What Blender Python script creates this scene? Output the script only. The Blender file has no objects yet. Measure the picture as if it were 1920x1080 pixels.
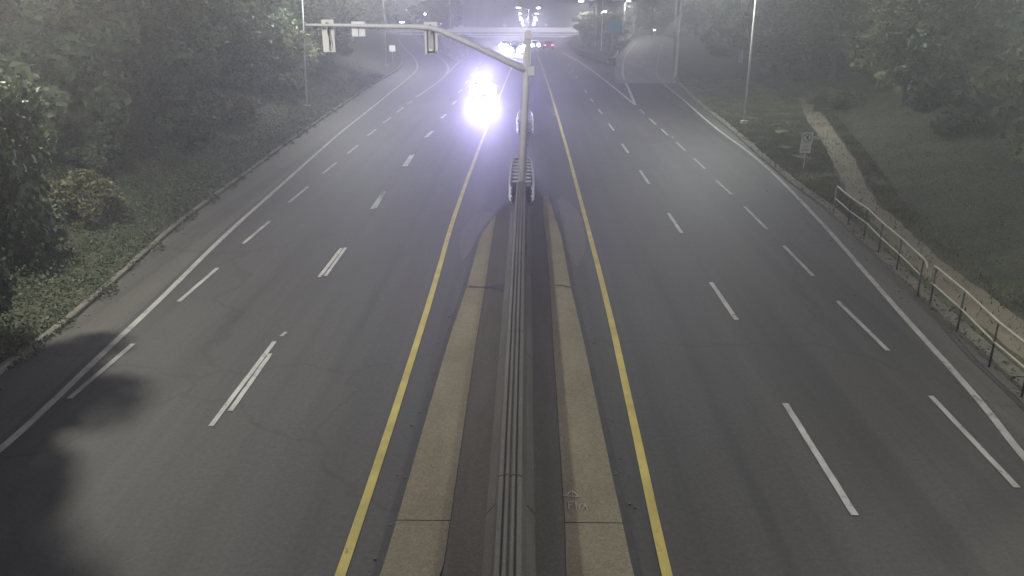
import bpy, bmesh, math, random
import numpy as np
from mathutils import Vector, Matrix, Euler, noise
random.seed(7); np.random.seed(7)
SC = bpy.context.scene
R = math.radians
# ------------------------------------------------------------------ camera
CH = 8.06                      # height of the camera above the road
PITCH = R(19.47); YAW = R(0.884); F = 1527.0
cd = bpy.data.cameras.new('camera'); cam = bpy.data.objects.new('camera', cd)
SC.collection.objects.link(cam); SC.camera = cam
cam.location = (0, 0, CH); cam.rotation_euler = (math.pi/2 - PITCH, 0, YAW)
cd.sensor_width = 36; cd.lens = 36*F/1920; cd.clip_start = 0.2; cd.clip_end = 6000
# ------------------------------------------------------------------ night sky
W = bpy.data.worlds.new('World'); SC.world = W; W.use_nodes = True
bg = W.node_tree.nodes['Background']
bg.inputs[0].default_value = (0.50, 0.475, 0.68, 1); bg.inputs[1].default_value = 0.43
# ------------------------------------------------------------------ exposure, render
SC.view_settings.view_transform = 'Standard'; SC.view_settings.look = 'None'
SC.view_settings.exposure = -0.15; SC.view_settings.gamma = 1
SC.render.engine = 'CYCLES'
SC.cycles.use_denoising = True
SC.cycles.volume_bounces = 0; SC.cycles.max_bounces = 4; SC.cycles.diffuse_bounces = 2
SC.cycles.glossy_bounces = 2; SC.cycles.transmission_bounces = 3; SC.cycles.sample_clamp_indirect = 0.5
SC.cycles.sample_clamp_direct = 0
SC.cycles.caustics_reflective = False; SC.cycles.caustics_refractive = False
LAMP_W = 11500.0                # power of a street lamp
HAZE = 0.0033

# ------------------------------------------------------------------ helpers
COL = SC.collection
cy_, sy_ = math.cos(YAW), math.sin(YAW); cp, sp = math.cos(PITCH), math.sin(PITCH)
def ray(px, py):
    a = (px-960)/F; b = (540-py)/F
    # camera space (a, b, -1) -> world
    x, y, z = a, cp + b*sp, -sp + b*cp
    return Vector((x*cy_ - y*sy_, x*sy_ + y*cy_, z))
def G(px, py, z=0.0):
    d = ray(px, py); t = (z-CH)/d.z
    return (d.x*t, d.y*t)
def AY(px, py, Y):
    d = ray(px, py); t = Y/d.y
    return Vector((d.x*t, Y, CH + d.z*t))

def sstep(a, b, v):
    t = min(1, max(0, (v-a)/(b-a))); return t*t*(3-2*t)
def core(y):
    if y < 135: return 0.0
    u = y-135
    v = u - 14*(1-math.exp(-u/14))
    return -0.0485*min(v, 560)
def lerp_tab(tab, v):
    if v <= tab[0][0]: return tab[0][1]
    for (a, b), (c, d) in zip(tab, tab[1:]):
        if v <= c: return b + (d-b)*(v-a)/(c-a)
    return tab[-1][1]
LK = [(4, -11.6), (20, -12.0), (30, -13.1), (47, -14.0), (66, -14.7), (84, -15.4), (105, -19.5), (140, -26), (206, -33)]
RK = [(4, 10.5), (13.5, 10.7), (20.2, 11.2), (32, 12.3), (37, 12.35), (45, 12.8), (53, 13.4), (70, 14.3), (86, 15.6), (98, 20), (140, 25.5), (206, 33)]
PR = [(4, 13.2), (19, 13.3), (29, 14.2), (33, 14.7), (44, 17.6), (61, 21.8), (76, 25), (100, 30), (140, 36), (220, 46)]
LEDGE_PX = [(-25,860),(0,845),(90,763),(180,675),(300,563),(417,445),(513,360),(615,269),(640,247),(700,200),(765,147),(780,134),(784,124),(778,110),(765,97),(752,84),(745,67)]
REDGE_PX = [(1960,898),(1920,860),(1835,748),(1700,600),(1644,536),(1521,395),(1420,296),(1340,240),(1285,190),(1250,162),(1232,145),(1230,130),(1237,100),(1245,72)]
LK = LK[:6] + [(p[1], p[0]-(2.2 if p[1] < 112 else 1.6)) for p in [G(*q) for q in LEDGE_PX] if p[1] > 95]
RK = RK[:9] + [(p[1], p[0]+(1.9 if p[1] < 100 else 2.1)) for p in [G(*q) for q in REDGE_PX] if p[1] > 92]
def hz(x, y):
    c = core(y)
    s = 0.0
    if y > 205: s = -0.05*(y-205) if y < 600 else -0.05*395
    s = max(s, -20)
    if c < -0.001:
        w = sstep(9.5, 15.0, abs(x))
        if x > 0: w = sstep(8.2, 12.5, x)
        h = c*(1-w) + max(s, c)*w
    else:
        h = s
    # banks beside the road
    lk = lerp_tab(LK, y); pr = lerp_tab(PR, y)
    if x < lk - 2.5:
        u = (lk-2.5) - x
        k = 1 - 0.45*sstep(90, 180, y)
        h += k*(0.34*u if u < 14 else 4.76 + 0.12*(u-14)) * (1 if y > 0 else 1)
    if x > pr + 0.8:
        u = x - pr - 0.8
        k = 1 - 0.35*sstep(90, 180, y)
        h += k*(0.30*u if u < 16 else 4.8 + 0.12*(u-16))
    return h

def nt(name):
    m = bpy.data.materials.new(name); m.use_nodes = True
    n = m.node_tree; b = n.nodes['Principled BSDF']
    return m, n, b
def N(n, t, **kw):
    x = n.nodes.new(t)
    for k, v in kw.items(): setattr(x, k, v)
    return x
def coords(n, scale=(1,1,1), use='Object'):
    tc = N(n, 'ShaderNodeTexCoord'); mp = N(n, 'ShaderNodeMapping'); mp.inputs['Scale'].default_value = scale
    n.links.new(tc.outputs[use], mp.inputs[0]); return mp.outputs[0]
def noise_tex(n, vec, s, d=4, r=.55):
    t = N(n, 'ShaderNodeTexNoise'); t.inputs['Scale'].default_value = s; t.inputs['Detail'].default_value = d
    t.inputs['Roughness'].default_value = r; n.links.new(vec, t.inputs['Vector']); return t.outputs[0]
def ramp(n, fac, stops):
    r = N(n, 'ShaderNodeValToRGB'); e = r.color_ramp.elements
    while len(e) < len(stops): e.new(0.5)
    for i, (p, c) in enumerate(stops):
        e[i].position = p; e[i].color = (c[0], c[1], c[2], 1) if not isinstance(c, (int, float)) else (c, c, c, 1)
    n.links.new(fac, r.inputs[0]); return r.outputs[0]
def mix(n, fac, a, b, mode='MIX'):
    m = N(n, 'ShaderNodeMix', data_type='RGBA', blend_type=mode)
    if isinstance(fac, (int, float)): m.inputs[0].default_value = fac
    else: n.links.new(fac, m.inputs[0])
    for i, v in ((6, a), (7, b)):
        if isinstance(v, tuple): m.inputs[i].default_value = (*v, 1)
        else: n.links.new(v, m.inputs[i])
    return m.outputs[2]
def bump(n, b, h, s, d=.02):
    u = N(n, 'ShaderNodeBump'); u.inputs['Strength'].default_value = s; u.inputs['Distance'].default_value = d
    n.links.new(h, u.inputs['Height']); n.links.new(u.outputs[0], b.inputs['Normal'])

def mottled(name, c1, c2, scale=1.2, rough=.8, fine=40, stretch=(1,1,1), spec=.3, bumps=.3, metal=0, fineamt=.35):
    m, n, b = nt(name)
    v = coords(n, stretch); a = noise_tex(n, v, scale, 6, .6); f = noise_tex(n, coords(n), fine, 2)
    c = ramp(n, a, [(.3, c1), (.7, c2)])
    g = ramp(n, f, [(.3, 1-fineamt), (.7, 1+fineamt*.0)])
    c = mix(n, 1.0, c, g, 'MULTIPLY')
    n.links.new(c, b.inputs['Base Color'])
    b.inputs['Roughness'].default_value = rough; b.inputs['Specular IOR Level'].default_value = spec; b.inputs['Metallic'].default_value = metal
    if bumps: bump(n, b, f, bumps, .01)
    return m

def asphalt(name, base, tint=(1,1,1), cracks=True, rough=.68):
    m, n, b = nt(name)
    big = noise_tex(n, coords(n, (.5, .12, 1)), .45, 5, .6)         # long tonal drifts along the lanes
    tracks = noise_tex(n, coords(n, (1.6, .015, 1)), 1.0, 3, .6)    # wheel and oil tracks
    blot = noise_tex(n, coords(n, (1, .35, 1)), 1.6, 6, .7)
    grit = noise_tex(n, coords(n), 11, 6, .85)
    c = ramp(n, big, [(.3, tuple(base*.82*t for t in tint)), (.7, tuple(base*1.22*t for t in tint))])
    c = mix(n, 1.0, c, ramp(n, tracks, [(.3, .66), (.5, 1.0), (.7, 1.2)]), 'MULTIPLY')
    c = mix(n, 1.0, c, ramp(n, blot, [(.25, .9), (.55, 1.0), (.8, 1.07)]), 'MULTIPLY')
    c = mix(n, 1.0, c, ramp(n, grit, [(.3, .55), (.5, 1.0), (.7, 1.5)]), 'MULTIPLY')
    if cracks:
        vo = N(n, 'ShaderNodeTexVoronoi', feature='DISTANCE_TO_EDGE'); vo.inputs['Scale'].default_value = .09
        dist = noise_tex(n, coords(n), 1.5, 5)
        mv = N(n, 'ShaderNodeVectorMath', operation='ADD'); sc2 = N(n, 'ShaderNodeVectorMath', operation='SCALE')
        sc2.inputs['Scale'].default_value = 1.6
        nn = N(n, 'ShaderNodeTexNoise'); nn.inputs['Scale'].default_value = .8; nn.inputs['Detail'].default_value = 5
        vv = coords(n); n.links.new(vv, nn.inputs['Vector']); n.links.new(nn.outputs[1], sc2.inputs[0])
        n.links.new(coords(n), mv.inputs[0]); n.links.new(sc2.outputs[0], mv.inputs[1]); n.links.new(mv.outputs[0], vo.inputs['Vector'])
        c = mix(n, 1.0, c, ramp(n, vo.outputs['Distance'], [(.0, .72), (.004, .8), (.007, 1.0)]), 'MULTIPLY')
    n.links.new(c, b.inputs['Base Color'])
    n.links.new(ramp(n, blot, [(.2, rough-.03), (.8, rough+.03)]), b.inputs['Roughness'])
    b.inputs['Specular IOR Level'].default_value = .45
    bump(n, b, grit, .35, .01)
    return m

def paint(name, col, under, wear=.45, sc=5):
    m, n, b = nt(name)
    w = noise_tex(n, coords(n, (1, .5, 1)), sc, 8, .75)
    d = noise_tex(n, coords(n), 1.1, 3, .6)
    dirt = mix(n, 1.0, col, ramp(n, d, [(.3, .62), (.7, 1.0)]), 'MULTIPLY')
    c = mix(n, ramp(n, w, [(wear-.1, 0.0), (wear+.03, 1.0)]), under, dirt)
    n.links.new(c, b.inputs['Base Color']); b.inputs['Roughness'].default_value = .65
    return m

def emit(name, col, s):
    m, n, b = nt(name)
    b.inputs['Emission Color'].default_value = (*col, 1); b.inputs['Emission Strength'].default_value = s
    b.inputs['Base Color'].default_value = (.8, .8, .8, 1)
    m.cycles.emission_sampling = 'NONE'
    return m

def leafmat(name, dark, light, tip):
    m, n, b = nt(name)
    g = N(n, 'ShaderNodeNewGeometry')
    c = ramp(n, g.outputs['Random Per Island'], [(0, dark), (.6, light), (.93, light), (1, tip)])
    cl = noise_tex(n, coords(n), .55, 3, .6)
    c = mix(n, 1.0, c, ramp(n, cl, [(.3, .5), (.72, 1.35)]), 'MULTIPLY')
    n.links.new(c, b.inputs['Base Color']); b.inputs['Roughness'].default_value = .55
    b.inputs['Specular IOR Level'].default_value = .35
    tr = N(n, 'ShaderNodeBsdfTranslucent'); n.links.new(c, tr.inputs[0])
    ad = N(n, 'ShaderNodeMixShader'); ad.inputs[0].default_value = .22
    n.links.new(b.outputs[0], ad.inputs[1]); n.links.new(tr.outputs[0], ad.inputs[2])
    n.links.new(ad.outputs[0], n.nodes['Material Output'].inputs[0])
    return m

M = {}
M['asphalt'] = asphalt('asphalt', .037, (1.05, 1.015, .94))
M['shoulder'] = asphalt('shoulder_asphalt', .056, (1.04, 1, .88))
M['patch'] = asphalt('patched_asphalt', .062, (1.08, 1, .86), cracks=False)
M['ramp'] = asphalt('ramp_concrete', .14, (1.0, 1, .95), cracks=False)
M['seam'] = mottled('seam_tar', (.035,.035,.036), (.055,.053,.052), 2, .7)
M['darkpatch'] = mottled('dark_patch', (.045,.045,.046), (.062,.06,.06), 1.5, .7)
M['tan'] = mottled('tan_concrete', (.175,.155,.10), (.245,.22,.155), 1.0, .9, 25, (1,.4,1))
M['gutter'] = mottled('brown_concrete', (.088,.082,.068), (.128,.119,.10), .9, .9, 30, (2,.25,1))
M['barrier'] = mottled('barrier_concrete', (.085,.08,.068), (.13,.122,.105), 1.2, .85, 30, (2.5,.3,1))
M['barriertop'] = mottled('barrier_top', (.105,.10,.085), (.15,.142,.12), 1.2, .8, 30, (2,.3,1))
M['kerb'] = mottled('kerb_concrete', (.10,.098,.08), (.18,.17,.14), 1.5, .9, 20)
M['path'] = mottled('path_gravel', (.15,.135,.092), (.22,.2,.145), .8, .95, 18)
M['white'] = paint('white_paint', (.42,.42,.40), (.07,.07,.068), .43)
M['thinwhite'] = paint('thin_white_paint', (.30,.30,.28), (.08,.078,.072), .43)
M['yellow'] = paint('yellow_paint', (.46,.38,.09), (.07,.07,.068), .38)
M['galv'] = mottled('galvanised_steel', (.6,.6,.6), (.72,.72,.72), 2.5, .5, 50, metal=.0, bumps=.05, fineamt=.1)
M['steel'] = mottled('dull_steel', (.32,.32,.32), (.44,.44,.44), 2.5, .55, 50, metal=0, bumps=.05, fineamt=.1)
M['dark'] = mottled('dark_steel', (.03,.03,.032), (.06,.06,.062), 3, .6, 30, bumps=.1)
M['signback'] = mottled('bare_aluminium', (.72,.73,.69), (.82,.83,.78), 3, .5, 20, bumps=.1, fineamt=.1)
M['signwhite'] = mottled('white_sign', (.82,.84,.86), (.9,.92,.94), 3, .45, 20, bumps=0, fineamt=.03)
M['black'] = mottled('black_print', (.03,.03,.03), (.05,.05,.05), 3, .6, 30, bumps=0)
M['grey'] = mottled('grey_print', (.12,.12,.11), (.16,.16,.15), 3, .6, 30, bumps=0)
M['faded'] = mottled('faded_sign', (.42,.43,.39), (.54,.55,.5), 3, .6, 30, bumps=0, fineamt=.1)
M['teal'] = mottled('teal_sign', (.015,.22,.34), (.02,.32,.46), .8, .5, 10, bumps=0)
M['soil'] = mottled('soil', (.04,.045,.028), (.078,.084,.052), .5, .95, 6)
M['turf'] = mottled('turf', (.055,.064,.034), (.105,.112,.064), .35, .95, 7)
M['bark'] = mottled('bark', (.05,.045,.038), (.11,.1,.085), 3, .95, 12, (1,1,.2))
M['palebark'] = mottled('pale_bark', (.22,.21,.19), (.34,.33,.3), 2, .9, 12, (1,1,.2))
M['leafdark'] = leafmat('leaf_dark', (.028,.042,.022), (.078,.105,.055), (.14,.16,.095))
M['leafmid'] = leafmat('leaf_mid', (.036,.05,.024), (.10,.118,.058), (.17,.17,.10))
M['leafpale'] = leafmat('leaf_pale', (.055,.06,.03), (.145,.15,.075), (.22,.21,.12))
M['brush'] = leafmat('brush', (.028,.042,.022), (.075,.095,.05), (.17,.18,.11))
M['blade'] = leafmat('grass_blade', (.055,.06,.03), (.12,.125,.068), (.18,.17,.10))
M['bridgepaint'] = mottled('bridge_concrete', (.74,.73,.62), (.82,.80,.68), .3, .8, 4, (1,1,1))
M['bridgeshade'] = mottled('bridge_soffit_shade', (.05,.05,.05), (.08,.08,.08), .3, .8, 4)  # darker concrete copy that carries the shade beneath parapet and deck
M['carpaint'] = mottled('silver_car_paint', (.3,.3,.32), (.33,.33,.35), 1, .3, 10, metal=.5, bumps=0, fineamt=0)
M['carblue'] = mottled('blue_car_paint', (.05,.07,.14), (.06,.08,.16), 1, .3, 10, metal=.3, bumps=0, fineamt=0)
M['glass'] = mottled('car_glass', (.015,.016,.018), (.02,.02,.024), 1, .08, 10, spec=.6, bumps=0, fineamt=0)
M['tyre'] = mottled('tyre_rubber', (.015,.015,.015), (.025,.025,.025), 3, .9, 30, bumps=0)
M['lamp'] = emit('lamp_lens', (1, .97, 1), 60)
M['warmlamp'] = emit('warm_lamp_lens', (1, .97, .82), 60)
M['headlamp'] = emit('headlamp_lens', (.93, .93, 1), 120)
M['farheadlamp'] = emit('far_headlamp_lens', (.95, .94, 1), 200)
M['tail'] = emit('tail_lamp_lens', (1, .06, .12), 14)

def setp(o, label=None, cat=None, group=None, kind=None):
    if label: o['label'] = label
    if cat: o['category'] = cat
    if group: o['group'] = group
    if kind: o['kind'] = kind
    return o
def empty(name, loc, rz=0, **kw):
    o = bpy.data.objects.new(name, None); COL.objects.link(o)
    o.location = loc; o.rotation_euler = (0, 0, rz); o.empty_display_size = .3
    return setp(o, **kw)
def link(name, me, mat, parent=None, loc=None, smooth=False, **kw):
    o = bpy.data.objects.new(name, me); COL.objects.link(o)
    if mat is not None and not me.materials: me.materials.append(mat)
    if smooth:
        me.polygons.foreach_set('use_smooth', [True]*len(me.polygons))
    if parent: o.parent = parent
    if loc is not None: o.location = loc
    return setp(o, **kw)
def from_bm(bm, name):
    me = bpy.data.meshes.new(name); bm.normal_update(); bm.to_mesh(me); bm.free(); return me
def mesh(vs, fs, name='m'):
    me = bpy.data.meshes.new(name); me.from_pydata([tuple(v) for v in vs], [], fs); me.update(); return me

class MB:
    def __init__(s): s.v = []; s.f = []
    def box(s, c, d, rz=0, rot=None, taper=1):
        m = rot if rot else Matrix.Rotation(rz, 3, 'Z')
        i = len(s.v)
        for z in (-1, 1):
            k = taper if z > 0 else 1
            for x, y in ((-1,-1),(1,-1),(1,1),(-1,1)):
                s.v.append(tuple(Vector(c) + m @ Vector((x*d[0]/2*k, y*d[1]/2*k, z*d[2]/2))))
        s.f += [(i,i+3,i+2,i+1),(i+4,i+5,i+6,i+7)] + [(i+a, i+(a+1)%4, i+4+(a+1)%4, i+4+a) for a in range(4)]
        return s
    def tube(s, pts, rads, n=10, cap=True):
        pts = [Vector(p) for p in pts]
        if not isinstance(rads, (list, tuple)): rads = [rads]*len(pts)
        i0 = len(s.v); up = None
        for k, p in enumerate(pts):
            t = (pts[min(k+1, len(pts)-1)] - pts[max(k-1, 0)]).normalized()
            if up is None:
                up = Vector((0,0,1)) if abs(t.z) < .9 else Vector((1,0,0))
            a = t.cross(up).normalized(); b = a.cross(t).normalized(); up = b
            for j in range(n):
                q = 2*math.pi*j/n
                s.v.append(tuple(p + (a*math.cos(q) + b*math.sin(q))*rads[k]))
        for k in range(len(pts)-1):
            for j in range(n):
                s.f.append((i0+k*n+j, i0+k*n+(j+1)%n, i0+(k+1)*n+(j+1)%n, i0+(k+1)*n+j))
        if cap:
            s.f.append(tuple(i0+j for j in range(n))[::-1]); e = i0+(len(pts)-1)*n
            s.f.append(tuple(e+j for j in range(n)))
        return s
    def prism(s, outline, h, m=None):      # outline in the XY plane, extruded to z=h, then transformed
        i = len(s.v); n = len(outline); m = m or Matrix.Identity(4)
        for z in (0, h):
            for x, y in outline: s.v.append(tuple(m @ Vector((x, y, z))))
        s.f.append(tuple(range(i, i+n))[::-1]); s.f.append(tuple(range(i+n, i+2*n)))
        for a in range(n): s.f.append((i+a, i+(a+1)%n, i+n+(a+1)%n, i+n+a))
        return s
    def build(s, name, mat, parent=None, smooth=False, **kw):
        return link(name, mesh(s.v, s.f, name), mat, parent, smooth=smooth, **kw)

def resample(pts, step):
    out = [Vector(pts[0])]
    for a, b in zip(pts, pts[1:]):
        a, b = Vector(a), Vector(b); n = max(1, int((b-a).length/step))
        for k in range(1, n+1): out.append(a + (b-a)*k/n)
    return out
def smooth_line(pts, it=2):                # Chaikin
    pts = [Vector(p) for p in pts]
    for _ in range(it):
        q = [pts[0]]
        for a, b in zip(pts, pts[1:]): q += [a*.75+b*.25, a*.25+b*.75]
        q.append(pts[-1]); pts = q
    return pts
def ribbon_mesh(pts, w, off=.008, jit=0, step=1.5, name='line'):
    pts = resample(pts, step); v = []; f = []
    for k, p in enumerate(pts):
        t = (pts[min(k+1, len(pts)-1)] - pts[max(k-1, 0)]).normalized(); nrm = Vector((-t.y, t.x))
        j = random.uniform(-jit, jit); lift = off + max(0, p.y-70)*.0006
        for sgn in (-1, 1):
            q = p + nrm*sgn*(w/2 + random.uniform(-jit, jit)*.5) + nrm*j*.3
            v.append((q.x, q.y, hz(q.x, q.y)+lift))
    for k in range(len(pts)-1): f.append((2*k+1, 2*k, 2*k+2, 2*k+3))
    return mesh(v, f, name)
def ribbon(name, pts, w, mat, off=.008, jit=0.004, parent=None, step=1.5, **kw):
    return link(name, ribbon_mesh(pts, w, off, jit, step, name), mat, parent, **kw)
def sheet_between(name, xl, xr, ys, mat, off, nx=8, parent=None, **kw):
    v = []; f = []
    for y in ys:
        a, b = xl(y), xr(y)
        for i in range(nx+1):
            x = a + (b-a)*i/nx; v.append((x, y, hz(x, y)+off + max(0, y-70)*.0002))
    for r in range(len(ys)-1):
        for i in range(nx):
            a = r*(nx+1)+i; f.append((a, a+1, a+nx+2, a+nx+1))
    return link(name, mesh(v, f, name), mat, parent, **kw)
def poly(name, pts, mat, off, parent=None, **kw):
    me = mesh([(p[0], p[1], hz(p[0], p[1])+off) for p in pts], [tuple(range(len(pts)))], name)
    return link(name, me, mat, parent, **kw)

def copy_tree(o, parent=None):
    c = o.copy(); COL.objects.link(c)
    if parent: c.parent = parent
    for ch in list(o.children): copy_tree(ch, c)
    return c
def frange(a, b, s):
    out = []; x = a
    while x < b: out.append(x); x += s
    out.append(b); return out

# ================================================================== THE GROUND
def ground():
    xs = frange(-900, -120, 60) + frange(-100, -40, 6) + frange(-39, 45, 1.0) + frange(48, 110, 6) + frange(130, 900, 60)
    ys = frange(-60, 0, 10)[:-1] + frange(0, 230, 1.6) + frange(234, 420, 5) + frange(440, 700, 20) + frange(800, 3000, 250)
    v = []; f = []
    def paved(x, y):
        if y < 100: return lerp_tab(LK, y)-.3 < x < lerp_tab(RK, y)+.3
        return False
    for y in ys:
        for x in xs:
            h = hz(x, y)
            lk, rk = lerp_tab(LK, y), lerp_tab(RK, y)
            if y < 215 and lk-.4 < x < rk+.4: h -= .16
            elif abs(x) < 12: h -= .16
            else:
                h += noise.noise(Vector((x*.35, y*.35, 0)))*.10 if (x < lk-1.4 or x > rk+5) else 0.02
            v.append((x, y, h))
    nx = len(xs)
    for r in range(len(ys)-1):
        for i in range(nx-1):
            a = r*nx+i; f.append((a, a+1, a+nx+1, a+nx))
    link('ground', mesh(v, f, 'ground'), M['soil'], smooth=True, kind='structure')
ground()
LKf = lambda y: lerp_tab(LK, y)
RKf = lambda y: lerp_tab(RK, y)
sheet_between('highway', LKf, RKf, frange(-6, 112, 2.0), M['asphalt'], 0.0, 12, kind='structure')
# beyond the gores: carriageways dipping under the bridge, two ramps staying level
LM = [(112, -8.8), (130, -8.2), (150, -8.5), (200, -9.0), (700, -9.0)]
RM = [(112, 8.2), (135, 7.2), (160, 7.5), (200, 9.0), (700, 11)]
sheet_between('highway_beyond', lambda y: lerp_tab(LM, y), lambda y: lerp_tab(RM, y), frange(112, 240, 2)+frange(246, 420, 6)+frange(440, 690, 20), M['asphalt'], .01, 12, kind='structure')

LEDGE = LEDGE_PX; _x = [(-25,860),(0,845),(90,763),(180,675),(300,563),(417,445),(513,360),(615,269),(640,247),(700,200),(765,147),(780,134),(784,124),(778,110),(765,97),(752,84),(745,67)]
LGORE = [(785,180),(797,171),(826,151),(837,140),(842,128),(835,117),(817,104),(800,90),(787,80),(777,67)]
LMAIN = [(837,140),(865,112),(880,106),(897,102),(912,97.5)]
REDGE = REDGE_PX; _x = [(1960,898),(1920,860),(1835,748),(1700,600),(1644,536),(1521,395),(1420,296),(1340,240),(1285,190),(1250,162),(1232,145),(1230,130),(1237,100),(1245,72)]
RGORE = [(1191,197),(1181,172),(1169,147),(1167,132),(1170,107),(1187,87),(1195,72)]
RMAIN = [(1191,197),(1130,147),(1100,125),(1077,111),(1055,100)]
LYEL = [(610,1160),(638,1080),(716,850),(808,560),(852,400),(905,260),(945,160),(969,105)]
RYEL = [(1272,1160),(1250,1080),(1190,800),(1137,560),(1095,400),(1059,263),(1022,140),(1007,102)]
g = lambda L: [Vector(G(*p)) for p in L]
ys_r = frange(90, 206, 2)
def interp_line(pl):
    pts = sorted([(p.y, p.x) for p in pl]); return lambda y: lerp_tab(pts, y)
le, lg = interp_line(g(LEDGE)), interp_line(g(LGORE))
re_, rg = interp_line(g(REDGE)), interp_line(g(RGORE))
sheet_between('left_ramp', lambda y: LKf(y), lambda y: max(lg(y)+1.2, le(y)+3), ys_r, M['asphalt'], .02, 6, kind='structure')
sheet_between('right_ramp', lambda y: min(rg(y)-1.0, re_(y)-3), lambda y: RKf(y), frange(86, 206, 2), M['ramp'], .02, 6, kind='structure')
# shoulders (older, browner surface outside the edge lines)
sheet_between('left_shoulder', lambda y: LKf(y)+.02, lambda y: min(le(y), -9.9)-.25 if y < 100 else le(y), frange(4, 96, 2), M['shoulder'], .004, 3, kind='structure')
sheet_between('right_shoulder', lambda y: re_(y)+.1, lambda y: RKf(y)-.02, frange(8, 88, 2), M['shoulder'], .004, 3, kind='structure')

# painted lines
def sm(L): return smooth_line(g(L), 2)
def mark(name, pts, w, mat, off=.012, label=None, **kw):
    return ribbon(name, pts, w, mat, off, kind='structure', **kw)
mark('edge_line', sm(LEDGE), .17, M['thinwhite'], step=2)
mark('edge_line', sm(LGORE), .17, M['thinwhite'])
mark('edge_line', sm(LMAIN), .2, M['thinwhite'])
mark('edge_line', sm(REDGE), .16, M['thinwhite'])
mark('edge_line', sm(RGORE), .22, M['white'])
mark('edge_line', sm(RMAIN), .2, M['white'])
mark('yellow_line', sm(LYEL), .16, M['yellow'])
mark('yellow_line', sm(RYEL), .16, M['yellow'])
mark('edge_line', [Vector((1.7+.4*math.sin(y/90), y)) for y in frange(139, 420, 6)], .2, M['white'])

dash_root = empty('lane_markings', (0,0,0)); dash_root['kind'] = 'structure'
def dash(a, b, w=.12, mat='white', jit=.006):
    A, B = Vector(G(*a)), Vector(G(*b))
    ribbon('dash', [A, B], w, M[mat], .013, jit, parent=dash_root, step=.35)
for d in [((130,748),(250,645)), ((335,566),(408,503)), ((455,458),(506,415)), ((542,380),(578,350)), ((605,326),(631,305)),
          ((652,288),(672,272)), ((689,255),(705,243)), ((718,231),(734,220)), ((744,211),(756,202)), ((764,195),(774,189)), ((780,182),(790,176))]:
    dash(*d, w=.13, mat='thinwhite')
# inner left lane line, repainted beside the old one
dash((395,800),(515,641), .11); dash((432,771),(507,664), .11); dash((527,631),(537,623), .1, 'thinwhite')
dash((599,520),(640,466), .12); dash((610,518),(648,465), .10)
dash((697,392),(718,362), .13); dash((704,391),(722,359), .10)
dash((757,312),(771,291), .16); dash((762,312),(776,290), .10)
dash((798,258),(811,246), .22); dash((827,222),(837,214), .22); dash((848,196),(856,189), .2)
for k in range(5):
    y0 = 76.5+9*k; ribbon('dash', [Vector((-6.1, y0)), Vector((-6.0, y0+3))], .15, M['white'], .02, .004, parent=dash_root)
dash((1603,967),(1472,757), .13)
for d in [((1381,600),(1333,530)), ((1278,437),(1253,400)), ((1217,345),(1200,320)), ((1178,287),(1166,270)),
          ((1151,245),(1141,232)), ((1129,214),(1122,205)), ((1112,191),(1107,185)), ((1100,174),(1096,169))]:
    dash(*d, w=.13)
for k in range(3):
    y0 = 91+9*k; ribbon('dash', [Vector((5.75, y0)), Vector((5.7, y0+3))], .15, M['thinwhite'], .02, .004, parent=dash_root)
for d in [((1907,915),(1745,743)), ((1665,658),(1570,565)), ((1525,518),(1469,461)), ((1438,430),(1396,388)), ((1372,365),(1342,338)),
          ((1322,317),(1301,297)), ((1285,283),(1268,267)), ((1252,254),(1240,242)), ((1230,234),(1217,222)), ((1209,214),(1199,205))]:
    dash(*d, w=.12, mat='thinwhite')
for (a, b) in [((1206,119),(1209,112)), ((1212,100),(1215,94)), ((1217,86),(1219,81))]: dash(a, b, .2, 'thinwhite')

# repairs, tar seams, stains and the mast's painted-on shadow in the road surface
ribbon('tar_seam_and_mast_shadow', [Vector(G(*p)) for p in [(1000,362),(1060,351),(1100,341),(1150,329),(1200,316),(1240,305)]], .13, M['darkpatch'], .006, .05, kind='structure', step=.5)  # the mast's cast shadow, painted as a dark ribbon on the asphalt
ribbon('tar_seam_and_mast_shadow', [Vector(G(*p)) for p in [(700,236),(800,236),(930,234)]], .12, M['seam'], .006, .02, kind='structure', step=.5)
for x, y, w, l, m in [(-4.6, 22, 1.2, 2.6, 'patch'), (-3.6, 51, 2.1, 5.5, 'darkpatch'), (3.4, 46, 1.3, 3.6, 'darkpatch'), (7.4, 58, .7, 7, 'patch')]:
    pts = [(x + w/2*math.copysign(abs(math.cos(a))**.5, math.cos(a))*random.uniform(.9, 1.08), y + l/2*math.copysign(abs(math.sin(a))**.5, math.sin(a))*random.uniform(.93, 1.05)) for a in [2*math.pi*k/26 for k in range(26)]]
    if m == 'darkpatch' and x > 0 or m == 'patch' and x > 0: continue
# scraped paint ghosts
for k in range(9):
    a = G(680+random.uniform(-4,10), 548+k*5); L = random.uniform(.25, .7)
    if k % 2: ribbon('scuff', [Vector(a), Vector((a[0]+L, a[1]+.05))], .03, M['patch'], .006, .01, kind='structure', step=.2)

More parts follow.
